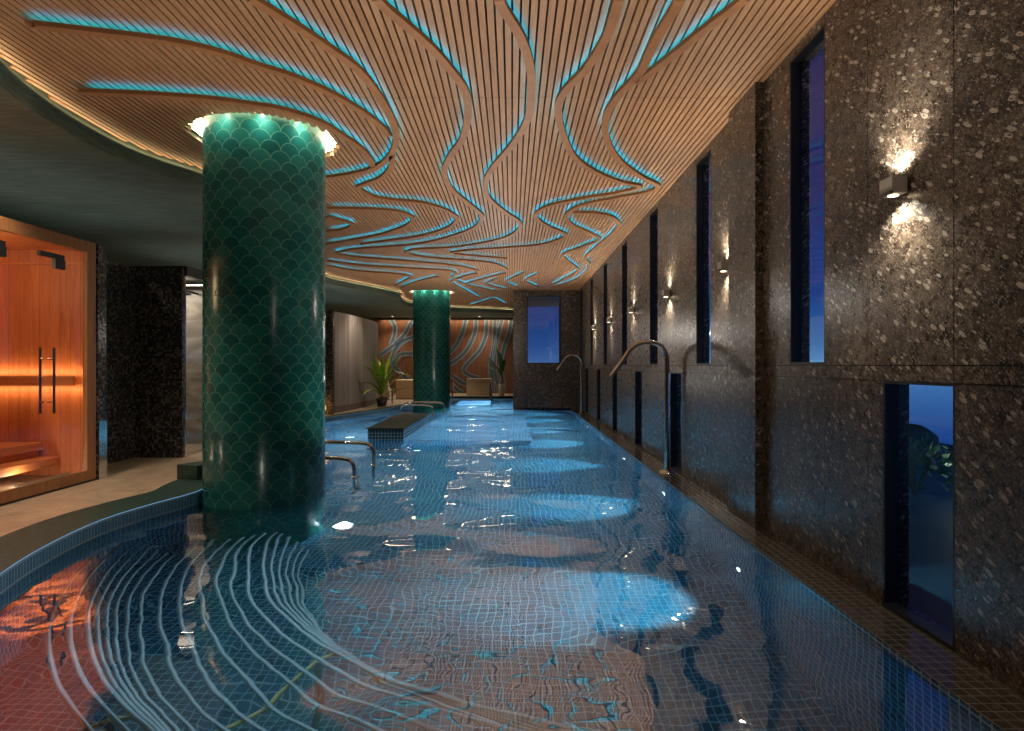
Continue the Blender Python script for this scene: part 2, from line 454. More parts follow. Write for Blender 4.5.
# ------------------------------------------------------------------ wave lights on the ceiling
WAVES = [
 ('wavy light strip starting at the upper left, first above the near column', [(-2.74, 3.6), (-2.73, 3.63), (-2.42, 3.71), (-2.04, 3.82), (-1.8, 3.97), (-1.67, 4.11), (-1.48, 4.28), (-1.3, 4.54), (-1.16, 4.85), (-1.07, 5.15), (-1.05, 5.36)]),
 ('wavy light strip passing just above the glowing top of the near column', [(-3.08, 4.51), (-2.61, 4.56), (-2.2, 4.64), (-1.93, 4.74), (-1.76, 4.82), (-1.55, 5.05), (-1.44, 5.37), (-1.36, 5.69), (-1.35, 6.01), (-1.36, 6.19)]),
 ('light strip hooking round to the right of the near column top', [(-1.39, 3.36), (-1.34, 3.45), (-1.25, 3.62), (-1.12, 3.9), (-1.02, 4.15), (-.97, 4.49), (-.95, 4.97), (-.98, 5.35), (-1.07, 5.71), (-1.2, 6.01), (-1.37, 6.25), (-1.58, 6.41), (-1.92, 6.57), (-2.23, 6.64)]),
 ('zigzag light strip behind the hook of the near column', [(-1.11, 5.86), (-1.19, 6.22), (-1.36, 6.57), (-1.57, 6.79), (-1.69, 6.93), (-1.67, 7.09), (-1.58, 7.34), (-1.37, 7.47), (-1.12, 7.56), (-.91, 7.79), (-.78, 8.09), (-.73, 8.41), (-.85, 8.83), (-1.08, 9.21), (-1.42, 9.56), (-1.89, 9.86), (-2.43, 10.18)]),
 ('long winding light strip left of the ceiling centre, entering top at one third', [(-.72, 3.36), (-.69, 3.45), (-.61, 3.62), (-.5, 3.87), (-.42, 4.12), (-.34, 4.44), (-.33, 4.74), (-.37, 5.13), (-.44, 5.49), (-.56, 5.84), (-.67, 6.28), (-.69, 6.68), (-.66, 7.05), (-.55, 7.51), (-.43, 7.99), (-.39, 8.3), (-.49, 8.83), (-.72, 9.28), (-1.1, 9.78), (-1.55, 10.18), (-2.16, 10.43), (-2.62, 10.61), (-2.99, 10.9), (-3.02, 11.1), (-2.83, 11.37), (-2.4, 11.58), (-1.77, 11.91), (-1.1, 12.37), (-.7, 13.01)]),
 ('winding light strip running down the exact centre of the ceiling', [(-.07, 3.36), (-.05, 3.45), (.05, 3.75), (.12, 4.14), (.14, 4.57), (.12, 5.03), (.01, 5.56), (-.16, 6.13), (-.27, 6.64), (-.28, 7.3), (-.09, 8.04), (.1, 8.59), (.07, 9.21), (-.25, 9.86), (-.94, 10.43), (-1.58, 10.61), (-1.82, 10.88), (-1.68, 11.27), (-1.31, 11.53), (-.53, 11.91), (-.23, 12.37), (-.12, 12.88)]),
 ('winding light strip right of the ceiling centre with a deep loop to the stone wall', [(.57, 3.36), (.57, 3.45), (.56, 3.75), (.49, 4.14), (.38, 4.48), (.35, 4.78), (.42, 5.28), (.58, 5.9), (.84, 6.37), (1.14, 6.71), (1.40, 6.9), (1.17, 7.17), (.87, 7.36), (.45, 7.74), (.31, 8.25), (.49, 8.83), (.8, 9.42), (.7, 9.86), (.41, 10.26), (-.2, 10.52), (-.71, 10.7), (-1.06, 10.97), (-.64, 11.27), (-.11, 11.53)]),
 ('winding light strip nearest the stone wall with the forked upper end', [(.89, 3.36), (.89, 3.45), (.86, 3.79), (.85, 4.21), (.77, 4.57), (.74, 4.95), (.82, 5.46), (1.02, 6.01), (1.32, 6.51), (1.58, 6.85), (1.54, 7.1), (1.24, 7.35), (.85, 7.7), (.71, 8.2), (.83, 8.76), (1.13, 9.28), (1.35, 9.78), (1.18, 10.35), (.91, 11.07), (1.0, 11.69), (1.34, 12.88), (1.25, 13.87), (.97, 15.39)]),
 ('short straight light strip forking off toward the top right corner', [(1.24, 3.36), (1.21, 3.45), (1.12, 3.67), (1.01, 3.98), (.91, 4.24), (.86, 4.36)]),
 ('light strip curling along the stone wall at mid depth of the ceiling', [(.79, 8.09), (1.05, 8.09), (1.31, 8.3), (1.48, 8.76), (1.5, 9.28), (1.41, 10.26), (1.33, 11.37), (1.49, 12.25), (1.53, 13.43), (1.39, 14.68), (1.02, 15.78)]),
 ('U-shaped light strip emerging from behind the near column', [(-2.29, 7.84), (-1.8, 7.89), (-1.47, 7.99), (-1.32, 8.25), (-1.33, 8.47), (-1.48, 8.83), (-1.95, 9.42), (-2.41, 9.78), (-2.98, 10.18)]),
 ('small hairpin light strip inside the U beside the near column', [(-2.43, 8.3), (-2.28, 8.53), (-2.21, 8.76), (-2.43, 9.08), (-2.7, 9.21)]),
 ('long light strip slanting toward the far column, inner of two', [(-3.45, 11.8), (-3.02, 12.25), (-2.59, 12.5), (-1.9, 12.75), (-1.32, 13.01), (-1.19, 13.43), (-1.31, 14.02), (-1.22, 14.85), (-.92, 15.78)]),
 ('light strip closest to the curved cove edge, in front of the far column', [(-3.62, 12.37), (-3.21, 13.01), (-2.53, 13.43), (-2.22, 13.87), (-2.46, 14.51), (-2.83, 15.39)]),
 ('zigzag light strip pointing left, just right of the far column top', [(-.75, 13.43), (-1.1, 13.95), (-1.42, 14.76), (-1.3, 15.9), (-.955, 18.3)]),
 ('chevron light strip pointing left, its tip second from the far column', [(-.15, 13.43), (-.62, 14.2), (-1.11, 15.26), (-.8, 15.9), (-.42, 16.7)]),
 ('smallest chevron light strip, nested inside a larger one near the rear edge', [(-.36, 14.34), (-.63, 15.1), (-.42, 15.7), (-.15, 16.28)]),
 ('chevron light strip in front of the left edge of the end window', [(.27, 13.28), (.05, 14.0), (-.14, 14.76), (.0, 15.4), (.14, 15.97)]),
 ('chevron light strip in front of the middle of the end window', [(.56, 13.5), (.38, 14.1), (.32, 14.67), (.45, 15.2), (.65, 15.8)]),
 ('light strip forming the last peak before the rear edge of the ceiling', [(-1.35, 20.6), (-.9, 19.4), (-.53, 18.56), (-.36, 19.3), (-.22, 20.2)]),
 ('short light strip curving left above the far column', [(-1.62, 13.87), (-1.97, 14.34), (-2.38, 15.03), (-2.75, 15.78)]),
]
def ribbon(P, w, zt, zb, m, mi=0, only_top=False):
    rows = []
    for i, p in enumerate(P):
        n = side_n(P, i); a, b = p - n * w / 2, p + n * w / 2
        rows.append([(a.x, a.y, zb), (b.x, b.y, zb), (b.x, b.y, zt), (a.x, a.y, zt)])
    if only_top: m.grid([[r[3], r[2]] for r in rows], mi=mi, sm=False)
    else:
        m.grid(rows, mi=mi, sm=False, close=True); m.face(rows[0], mi=mi); m.face(rows[-1][::-1], mi=mi)
for label, pts in WAVES:
    P = smooth(pts, .06)
    t = thing('ceiling_light', label, 'ceiling light', (P[0].x, P[0].y, ZC), 'wave lights across the slatted ceiling')
    m = MB(); ribbon(P, .058, ZC - .034, ZC - .056, m)
    for s in (-1, 1):
        ribbon([p + side_n(P, i) * s * .027 for i, p in enumerate(P)], .004, ZC - .027, ZC - .035, m)
    m.build('wood_band', M['band'], t)
    m = MB()
    for s in (-1, 1):
        ribbon([p + side_n(P, i) * s * .012 for i, p in enumerate(P)][1:-1], .010, ZC - .031, ZC - .0335, m)
    m.build('led_strip', M['led'], t)

# ------------------------------------------------------------------ columns with ring lights
for k, (cx, cy) in enumerate(COLS):
    m = MB(); m.lathe([(CR, -1.1), (CR, -.5), (CR, .02), (CR, 1), (CR, 2), (CR, 3.3)], (cx, cy, 0), 72, uvr=CR)
    tag(m.build('column', M['scale'], base=(cx, cy, 0)) if False else m.build('column', M['scale']),
        ['large round column in green fish scale tiles rising from the near water', 'green scale tiled column at the far end beside the pool edge'][k], 'column', kind='thing')
    m = MB()
    m.lathe([(.62, 3.19), (.70, 3.235), (.70, 3.30), (.507, 3.30)], (cx, cy, 0), 64)
    tag(m.build('ring_light', M['ring']), ['glowing ring recess around the top of the near column', 'glowing ring recess around the top of the far column'][k], 'ring light', 'ring lights round the columns')

for cx, cy in COLS:
    for k in range(10):
        a = 2 * PI * k / 10
        l = lamp('SPOT', 'ring_beam', (cx + .575 * math.cos(a), cy + .575 * math.sin(a), 3.22), 8, (1, .95, .76), spot_size=R(140), spot_blend=1, shadow_soft_size=.02)
        aim(l, (-.1 * math.cos(a), -.1 * math.sin(a), -1))

# ------------------------------------------------------------------ right stone wall with windows
XO = 1.90
def wall_right():
    m = MB(); g = .0025
    up = [(3.58 + 2.05 * k, 4.03 + 2.05 * k) for k in range(-2, 7)]
    lo = [(2.53 + 2.03 * k, 3.02 + 2.03 * k) for k in (-2, -1, 0, 2, 3, 4, 5, 6)]
    seams = sorted({round(a + 2.05 * k, 3) for k in range(-3, 8) for a in (2.535, 3.15, 3.58, 4.03)} | {round(4.03 - .88 + 2.05 * k, 3) for k in range(-3, 8)})
    def zone(openings, z0, z1, zo0, zo1):
        cuts = sorted({-2.5, YEND + .2} | {q for q in seams if -2.5 < q < YEND} | {q for o in openings for q in o if -2.5 < q < YEND})
        for a, b in zip(cuts, cuts[1:]):
            if b - a < .02: continue
            if any(o[0] - .01 < (a + b) / 2 < o[1] + .01 for o in openings):
                if zo0 > z0 + .01: m.box(WX, XO, a + g, b - g, z0 + g, zo0)
                if zo1 < z1 - .01: m.box(WX, XO, a + g, b - g, zo1, z1 - g)
            else: m.box(WX, XO, a + g, b - g, z0 + g, z1 - g)
    zone(up, 1.165, 3.30, 1.165, 3.10)
    zone(lo, -.2, 1.092, .015, 1.092)
    cuts = sorted({-2.5, YEND + .2} | {q for q in seams if -2.5 < q < YEND})
    for a, b in zip(cuts, cuts[1:]): m.box(WX, XO, a + g, b - g, 1.092 + g, 1.165 - g)
    for a, b in zip(cuts, cuts[1:]): pass
    def backing(openings, z0, z1):
        e = [-2.5] + [q for o in sorted(openings) for q in o if q > -2.5] + [YEND]
        if len(e) % 2: e = e[:0] + e
        iv = []; p = -2.5
        for a, b in sorted(openings):
            if b < -2.5: continue
            if a > p: iv.append((p, a))
            p = b
        iv.append((p, YEND))
        for a, b in iv: m.box(WX + .012, XO - .004, a + .003, b - .003, z0, z1, mi=1)
    backing(up, 1.17, 3.29); backing(lo, -.19, 1.088); m.box(WX + .012, XO - .004, -2.5, YEND, 1.085, 1.172, mi=1)
    struct(m.build('wall_right', [M['stone'], M['gap']]))
    return up, lo
up, lo = wall_right()
wn = 0
for (a, b), z0, z1 in [(o, 1.165, 3.10) for o in up if o[0] > 1.0] + [(o, .015, 1.092) for o in lo if o[0] > 1.0]:
    wn += 1; f = .012
    w = MB(); x0, x1 = WX + .001, WX + .07
    w.box(x0, x1, a, a + f, z0, z1); w.box(x0, x1, b - f, b, z0, z1)
    w.box(x0, x1, a + f, b - f, z1 - f, z1); w.box(x0, x1, a + f, b - f, z0, z0 + .02)
    wo = struct(w.build(f'window_{wn}', M['black']))
    p = MB(); p.box(x1 - .012, x1 - .006, a + f, b - f, z0 + .03, z1 - f); p.build('pane', M['glass'], wo)
# pilaster
m = MB(); m.box(1.712, WX, 4.45, 5.0, .0, 3.161); struct(m.build('trim_2', M['stone']))
# ledge along the wall
m = MB(); m.box(LEDGE + .002, WX + .02, -2.5, YEND, -.12, .015); struct(m.build('trim_3', M['ledge']))

# ------------------------------------------------------------------ end wall with its window
m = MB(); wx0, wx1, wz0, wz1 = .40, 1.30, 1.21, 3.02
y0, y1 = YEND, YEND + .2
m.box(.05, wx0, y0, y1, -.3, 3.3); m.box(wx1, XO, y0, y1, -.3, 3.3)
m.box(wx0, wx1, y0, y1, -.3, wz0); m.box(wx0, wx1, y0, y1, wz1, 3.3)
m.box(.05, .25, y1, YB, -.3, 3.3)
m.box(.03, .32, y0 - .10, y0, .0, 3.161)
struct(m.build('wall_end', M['stone']))
w = MB(); f = .045
w.box(wx0, wx0 + .02, y0 - .01, y0 + .1, wz0, wz1); w.box(wx1 - f, wx1, y0 - .01, y0 + .1, wz0, wz1)
w.box(wx0, wx1, y0 - .01, y0 + .1, wz1 - .03, wz1); w.box(wx0, wx1, y0 - .01, y0 + .1, wz0, wz0 + .03)
wo = struct(w.build('window_20', M['black']))
p = MB(); p.box(wx0 + .02, wx1 - f, y0 + .03, y0 + .036, wz0 + .03, wz1 - .03); p.build('pane', M['glass_dark'], wo)

# ------------------------------------------------------------------ wall sconces
def sconce(y, label):
    t = thing('wall_light', label, 'wall light', (WX, y, 1.972), 'up and down wall lights on the stone wall')
    z0, z1 = 1.935, 2.012
    m = MB(); m.rbox(WX - .082, WX - .012, y - .05, y + .05, z0, z1, .004); m.build('lamp_body', M['fixture'], t)
    m = MB(); m.box(WX - .014, WX, y - .035, y + .035, z0 + .008, z1 - .008); m.build('back_plate', M['fixture_dark'], t)
    m = MB(); m.rbox(WX - .10, WX - .082, y - .06, y + .06, z0 - .008, z0 + .008, .003); m.build('front_lip', M['fixture_dark'], t)
    for zz in (z1 + .001, z0 - .003):
        m = MB(); m.lathe([(.001, zz), (.022, zz), (.022, zz + .002), (.001, zz + .002)], (WX - .047, y, 0), 20)
        m.build('lens', M['lens'], t)
    for s in (1, -1):
        l = lamp('SPOT', 'sconce_beam', (WX - .058, y, (z1 if s > 0 else z0) + s * .012), 38, (1, .92, .78),
                 parent=t, spot_size=R(138), spot_blend=.9, shadow_soft_size=.018)
        aim(l, (.2 if s > 0 else .05, 0, s))
for i, y in enumerate((.85, 2.86, 5.16, 7.09, 9.18, 11.26, 13.45)):
    sconce(y, ['small grey wall light on the stone wall, out of frame behind the viewer', 'nearest and largest wall light, right of the tall window on the stone wall',
               'wall light half hidden behind the projecting stone pier', 'wall light above the near swan neck spout', 'wall light second beyond the near spout',
               'wall light second from the far end of the stone wall', 'farthest wall light beside the end wall corner'][i]) if i else None

# ------------------------------------------------------------------ pool
LEFT = smooth([(-1.9, -2.5), (-1.9, 1), (-2.1, 1.9), (-2.36, 2.6), (-2.61, 3.22), (-2.75, 3.72), (-2.83, 4.34), (-2.77, 4.84), (-2.66, 5.34), (-2.74, 5.8), (-2.76, 6.5), (-2.85, 7.5),
               (-3.25, 9.5), (-3.7, 11.5), (-3.8, 13.0), (-3.5, 14.3), (-3.15, 15.6), (-2.9, 17.0), (-2.65, 18.2), (-2.35, 20), (-2.25, 21.7)], .15)
DEP = -1.1
ring = [(p.x, p.y) for p in LEFT] + [(.05, 21.7), (.05, YEND), (LEDGE, YEND), (LEDGE, -2.5)]
def planar(poly, z, name, mat):
    m = MB(); A = sum(poly[i][0] * poly[(i + 1) % len(poly)][1] - poly[(i + 1) % len(poly)][0] * poly[i][1] for i in range(len(poly)))
    if A < 0: poly = poly[::-1]
    m.face([(x, y, z) for x, y in poly]); return struct(m.build(name, mat))
planar(ring, DEP, 'pool_floor', M['tile_deep'])
wt = planar(ring, 0, 'water', M['water'])
m = MB(); d = 0; n = len(ring)
for i in range(n):
    a, b = ring[i], ring[(i + 1) % n]; L = math.dist(a, b)
    left = i < len(LEFT) + 1
    zt = ZD - .002 if left else (.014 if b[0] == LEDGE and a[0] == LEDGE else .03)
    for za, zb, mi in ((DEP, -.04, 0), (-.04, zt, 1)):
        m.face([(a[0], a[1], za), (b[0], b[1], za), (b[0], b[1], zb), (a[0], a[1], zb)], uv=[(d, za), (d + L, za), (d + L, zb), (d, zb)], mi=mi if left else 0)
    d += L
struct(m.build('pool_wall', [M['tile'], M['tile_rim']]))
# coping
m = MB(); rows = []; dd = [0]
for a, b in zip(LEFT, LEFT[1:]): dd.append(dd[-1] + (b - a).length)
out = []
for i, p in enumerate(LEFT):
    w = interp([(5.6, .38), (7.5, .3), (12, .2), (21.7, .2)], p.y); q = p - side_n(LEFT, i) * w; out.append((q.x, q.y))
    rows.append([(q.x, q.y, ZD - .06), (q.x, q.y, ZD + .004), (p.x - .0, p.y, ZD + .004)])
m.grid(rows, uv=lambda i, k: (dd[i], k * .38), sm=False)
struct(m.build('trim_4', M['coping']))
m = MB(); m.box(-2.45, .05, 21.7, 21.95, ZD - .06, ZD + .004); struct(m.build('trim_5', M['coping']))
# deck
planar(out + [(-2.45, 21.95), (.05, 21.95), (.05, YB), (-8.5, YB), (-8.5, -2.5)], ZD, 'floor', M['floor'])
# shallow platform and entry steps at the far end
m = MB(); m.box(-1.72, .32, 10.4, 15.4, DEP, -.52); tag(m.build('pool_platform', M['tile']), 'raised underwater tiled platform in the middle of the pool', 'platform', kind='structure')
m = MB()
for k in range(4): m.box(-1.75, -.68, 19.6 + .5 * k, 21.68, DEP, -.75 + .22 * k)
tag(m.build('pool_steps', M['tile_step']), 'pale blue lit entry steps at the far end of the pool', 'steps', kind='structure')
# divider block
m = MB(); m.box(-2.27, -1.71, 9.95, 13.0, DEP, .165, mi=0, skip='ZXx'); m.box(-2.29, -1.69, 9.93, 13.02, .166, .180, mi=1)
m.face([(-1.71, 9.95, DEP), (-1.71, 13, DEP), (-1.71, 13, .165), (-1.71, 9.95, .165)], mi=0); m.face([(-2.27, 9.95, DEP), (-2.27, 9.95, .165), (-2.27, 13, .165), (-2.27, 13, DEP)], mi=0)
tag(m.build('pool_divider', [M['tile'], M['coping']]), 'long low mosaic block with dark top standing in the pool', 'block')
# low curb behind the near column
m = MB(); cx, cy = COLS[0]; A = [R(a) for a in range(128, 162, 3)]
poly = [(cx + 1.02 * math.cos(a), cy + 1.02 * math.sin(a)) for a in A] + [(cx + .78 * math.cos(a), cy + .78 * math.sin(a)) for a in A[::-1]]
poly = [p for p in poly]
m.prism(poly, ZD, .235); tag(m.build('curb', M['coping']), 'low curved green mosaic curb peeking out behind the near column', 'curb')

# underwater lights: right wall
def pool_wall_light(y, label):
    t = thing('pool_light', label, 'pool light', (LEDGE, y, -.62), 'underwater lights along the stone wall side')
    m = MB()
    for r0, r1, x0, x1, nm, mt in ((.0, .05, .012, .014, 'lens', 'pool_lens'), (.045, .062, 0, .016, 'bezel', 'steel')):
        m = MB(); n = 20
        ro = [[(LEDGE - x, y + r * math.cos(2 * PI * k / n), -.62 + r * math.sin(2 * PI * k / n)) for k in range(n)] for r, x in ((r1, x0), (r1, x1), (max(r0, .001), x1))]
        m.grid(ro, close=True); m.build(nm, M[mt], t)
    l = lamp('SPOT', 'pool_beam', (LEDGE - .05, y, -.6), 400, (.55, .92, 1), parent=t, spot_size=R(56), spot_blend=.5, shadow_soft_size=.05)
    aim(l, (-1, .0, -.72))
PL = [('nearest underwater light on the stone wall side', 4.2), ('second underwater light from the near end, before the spout', 6.4), ('underwater light just beyond the near spout', 8.6),
      ('underwater light below the fourth wall light', 10.7), ('underwater light third from the far corner', 12.7), ('underwater light second from the far corner', 14.6), ('farthest underwater light on the stone wall side', 16.3)]
for lb, y in PL: pool_wall_light(y, lb)
lamp('SPOT', 'pool_beam', (LEDGE - .05, 2.2, -.6), 40, (.55, .86, 1), rot=(0, R(52), PI), spot_size=R(70), spot_blend=.6)
def floor_light(x, y, z, label, power=30, d=(0, 1, .3)):
    t = thing('pool_floor_light', label, 'pool light', (x, y, z), 'round lights in the pool floor')
    m = MB(); m.lathe([(.10, z), (.10, z + .02), (.075, z + .024)], (x, y, 0), 24); m.build('bezel', M['steel'], t)
    m = MB(); m.lathe([(.075, z + .02), (.001, z + .021)], (x, y, 0), 24); m.build('lens', M['pool_lens'], t)
    l = lamp('SPOT', 'pool_beam', (x, y, z + .06), power * 3, (.6, .88, 1), parent=t, spot_size=R(150), spot_blend=.5, shadow_soft_size=.03)
    aim(l, d)
floor_light(-1.48, 9.9, DEP, 'pool floor light before the dark topped block', 22)
floor_light(-.46, 9.9, DEP, 'pool floor light in the middle of the pool', 22)
floor_light(-1.52, 5.75, DEP, 'pool floor light just right of the near column', 26, (-1, -.5, .8))
floor_light(-2.9, 11.4, DEP, 'pool floor light left of the dark topped block', 22)
floor_light(-.9, 14.2, -.52, 'pool floor light on the underwater platform', 10)
floor_light(-1.2, 19.0, DEP, 'pool floor light before the pale entry steps', 40)

for x, y, sx, sy, p in ((.45, 2.6, 2.0, 4.0, 5), (-1.3, 3.6, 1.6, 2.4, 8), (.2, 7.4, 2.2, 4.6, 24), (-1.6, 8.0, 1.6, 3.0, 14), (-.6, 12.6, 3.6, 5.0, 100), (-2.8, 11.8, 1.2, 4.0, 44), (-.9, 18.4, 1.7, 5.0, 110)):
    lamp('AREA', 'pool_fill', (x, y, -.03), p * 1.5, (.52, .82, 1), shape='RECTANGLE', size=sx, size_y=sy)  # added fill facing down from below the surface, no fitting
# underwater lounger of curved tubes
t = thing('underwater_lounger', 'underwater lounger of curved steel tubes beside the near column', 'lounger', (1.0, 5.1, DEP))
TUB = [(3.82, .2), (3.74, .2), (3.67, .25), (3.63, .33), (3.59, .41), (3.55, .49), (3.50, .56), (3.44, .6), (3.35, .6), (3.26, .59), (3.16, .57), (3.06, .52), (2.99, .47),
       (2.91, .42), (2.82, .42), (2.77, .48), (2.72, .57), (2.67, .66), (2.62, .75), (2.58, .85)]
for r, d in TUB:
    a0 = 191 if r > 3.4 else 185.5
    m = MB(); m.tube([(1 + r * math.cos(R(a)), 5.1 + r * math.sin(R(a)), -d) for a in [a0 + (276 - a0) * k / 56 for k in range(57)]], .012, 8)
    m.build('tube', M['tube'], t)
for a in (229.5, 262):
    m = MB(); q = [(1 + r * math.cos(R(a)), 5.1 + r * math.sin(R(a)), -d - .028) for r, d in TUB]
    m.tube(q, .011, 6); m.build('rib', M['rib'], t)
    for r, d in (TUB[1], TUB[8], TUB[13]):
        m = MB(); x, y = 1 + r * math.cos(R(a)), 5.1 + r * math.sin(R(a)); m.tube([(x, y, DEP), (x, y, -d - .03)], .02, 8); m.build('leg', M['tube'], t)

# swan neck spouts
def spout(x, y, label):
    t = thing('swan_neck_spout', label, 'water spout', (x, y, .015), 'swan neck spouts on the ledge')
    P = smooth([(0, 0, .015), (0, 0, .6), (0, 0, 1.15), (-.005, 0, 1.27), (-.06, 0, 1.37), (-.17, 0, 1.415), (-.28, 0, 1.41), (-.38, 0, 1.355), (-.46, 0, 1.24), (-.54, 0, 1.13), (-.60, 0, 1.05)], .04)
    m = MB(); m.tube([(x + p.x, y, p.z) for p in P], .026, 14); m.build('pipe', M['steel'], t)
    m = MB(); m.lathe([(.03, .05), (.05, .045), (.085, .03), (.09, .015)], (x, y, 0), 24); m.build('base_flange', M['steel'], t)
    return t
spout(1.665, 6.79, 'near swan neck spout bending over the pool from the ledge')
spout(1.70, 15.5, 'far swan neck spout by the end wall corner')

# grab rails
def grab(x0, x1, y, z, label, group):
    t = thing('grab_rail', label, 'grab rail', (x1, y, 0), group)
    P = smooth([(x0, y, ZD if x0 > -2.99 else -.2), (x0, y, z - .06), (x0 + .03, y, z - .03), (x0 + .12, y, z), ((x0 + x1) / 2, y, z + .01), (x1 - .14, y, z), (x1 - .03, y, z - .04), (x1, y, z - .14), (x1, y, -.2), (x1, y, -.8)], .05)
    m = MB(); m.tube(P, .022, 12); m.build('rail', M['steel'], t)
    m = MB(); m.lathe([(.03, -.02), (.05, -.01), (.05, .005), (.03, .012)], (x1, y, 0), 16); m.build('collar', M['steel'], t)
grab(-2.98, -1.65, 6.62, .19, 'steel grab rail closest behind the near column', 'grab rails behind the near column')
grab(-2.98, -1.62, 7.40, .255, 'steel grab rail second behind the near column, longer and higher', 'grab rails behind the near column')
grab(-2.75, -1.72, 16.1, .22, 'steel grab rail crossing in front of the far column', 'grab rails at the far column')
grab(-2.7, -1.9, 15.3, .2, 'steel grab rail at the end of the dark topped block', 'grab rails at the far column')
m = MB(); m.tube(smooth([(-3.3, 17.4, .1), (-3.3, 17.4, .7), (-3.3, 17.4, .97), (-3.24, 17.4, 1.02), (-3.0, 17.4, .93), (-2.76, 17.4, .85)], .05), .02, 10)
tag(m.build('handrail', M['steel']), 'slim white steel handrail with sloping top beside the bright palm', 'handrail')
for x, lb in ((-2.0, 'dark curved handrail left of the pale entry steps'), (-.70, 'dark curved handrail right of the pale entry steps')):
    m = MB(); m.tube(smooth([(x - .06, 21.85, .1), (x - .05, 21.85, .5), (x, 21.6, .55), (x + .02, 21.0, .3), (x + .03, 20.6, -.1)], .05), .024, 8)
    tag(m.build('handrail', M['black']), lb, 'handrail', 'dark handrails by the entry steps')

# ------------------------------------------------------------------ left side: sauna
SX = -3.86
t = thing('sauna_cabin', 'glass fronted wooden sauna cabin glowing orange at the left', 'sauna', (SX, 4.4, ZD))
Y0, Y1, ZT = 2.2, 5.864, 2.295
m = MB()
m.box(SX - .04, SX, Y1 - .12, Y1, ZD + .11, ZT); m.box(SX - .04, SX, Y0, Y1 - .13, ZT - .10, ZT); m.box(SX - .04, SX, Y0, Y0 + .1, ZD + .11, ZT - .1)
m.box(SX - .04, SX, Y0, Y1, ZD + .02, ZD + .11); m.build('frame', M['frame_wood'], t)
m = MB(); m.box(SX - .035, SX - .01, Y0, Y1, ZD, ZD + .02); m.build('plinth', M['black'], t)
m = MB(); m.box(-5.95, SX - .04, Y1 - .02, Y1 + .02, ZD, ZT); m.box(-6.0, -5.95, Y0, Y1, ZD, ZT); m.box(-5.95, SX - .04, Y0 - .04, Y0, ZD, ZT); m.build('wall_panelling', M['sauna_wood'], t)
m = MB(); m.box(-6.0, SX - .04, Y0 - .04, Y1 + .02, ZT - .06, ZT - .005); m.build('roof', M['sauna_plain'], t)
m = MB(); m.box(-5.95, SX - .04, Y0, Y1, ZD + .02, ZD + .05); m.build('cabin_floor', M['marble'], t)
m = MB(); m.box(-5.95, SX - .04, Y1 - .05, Y1 - .02, 2.10, 2.115); m.build('cornice', M['sauna_plain'], t)
m = MB(); m.rbox(-5.9, -4.33, Y0 + .02, Y1 - .03, .385, .46, .006); m.box(-5.9, -4.36, Y0 + .02, Y1 - .04, .28, .385); m.build('upper_bench', M['sauna_plain'], t)
m = MB(); m.rbox(-5.9, -4.17, Y0 + .02, Y1 - .03, .25, .325, .006); m.build('lower_bench', M['sauna_plain'], t)
m = MB(); m.box(-5.9, SX - .16, Y1 - .07, Y1 - .05, .975, 1.075); m.box(-5.9, SX - .2, Y1 - .05, Y1 - .02, .99, 1.06); m.build('backrest_board', M['sauna_plain'], t)
m = MB(); m.box(-5.9, SX - .18, Y1 - .048, Y1 - .03, 1.064, 1.071); m.box(-5.9, SX - .18, Y1 - .048, Y1 - .03, .979, .986); m.build('led_strip', M['led_warm'], t)
GX = SX - .03
m = MB(); m.box(GX - .008, GX, Y0 + .1, 4.46, ZD + .11, ZT - .10); m.build('glass_panel', M['sauna_glass'], t)
m = MB(); m.box(GX - .008, GX, 4.465, Y1 - .12, ZD + .12, ZT - .10); door = m.build('glass_door', M['sauna_glass'], t)
for x, y in ((GX + .05, 5.30), (GX - .03, 5.25)):
    m = MB(); m.tube([(x, y, .765), (x, y, 1.315)], .011, 10)
    for z in (.86, 1.22): m.tube([(x, y, z), (GX - .004, y, z)], .008, 8)
    m.build('handle', M['steel'], door)
for y, s in ((5.36, 1), (4.72, 1)):
    m = MB(); m.box(GX - .02, GX + .012, y - .16, y + .12, 2.075, 2.115); m.box(GX - .02, GX + .012, y + .01, y + .13, 1.995, 2.075); m.build('hinge', M['black'], door)
m = MB(); m.box(GX - .015, GX + .01, 4.95, 5.55, ZD + .112, ZD + .13); m.build('door_rail', M['steel'], door)
lamp('POINT', 'sauna_glow', (-4.5, 4.9, 2.0), 15, (1, .72, .42), parent=t, shadow_soft_size=.2)  # extra point added to lift the cabin interior beyond its strips
lamp('POINT', 'sauna_glow', (-4.12, 5.3, .20), 3.5, (1, .88, .66), parent=t, shadow_soft_size=.03)
lamp('POINT', 'sauna_glow', (-4.3, 4.3, .19), 3.5, (1, .9, .74), parent=t, shadow_soft_size=.03)
lamp('AREA', 'sauna_led_glow', (-4.9, Y1 - .09, 1.10), 2.4, (1, .68, .32), parent=t, shape='RECTANGLE', size=1.9, size_y=.02, rot=(R(115), 0, 0))
lamp('AREA', 'sauna_led_glow', (-4.9, Y1 - .09, .95), 2.4, (1, .68, .32), parent=t, shape='RECTANGLE', size=1.9, size_y=.02, rot=(R(65), 0, 0))

# dark mosaic volumes beside the sauna
m = MB(); m.box(-6.0, SX + .005, 5.885, 6.01, ZD, ZT); m.box(-6.0, -4.36, 6.01, 7.3, ZD, ZT); m.box(-6.0, -3.81, 7.3, 7.36, ZD, ZT)
struct(m.build('wall_left', M['black_mosaic']))
m = MB(); m.box(SX + .005, SX + .013, 5.89, 6.005, ZD, ZD + .55); struct(m.build('baseboard_left', M['steel']))
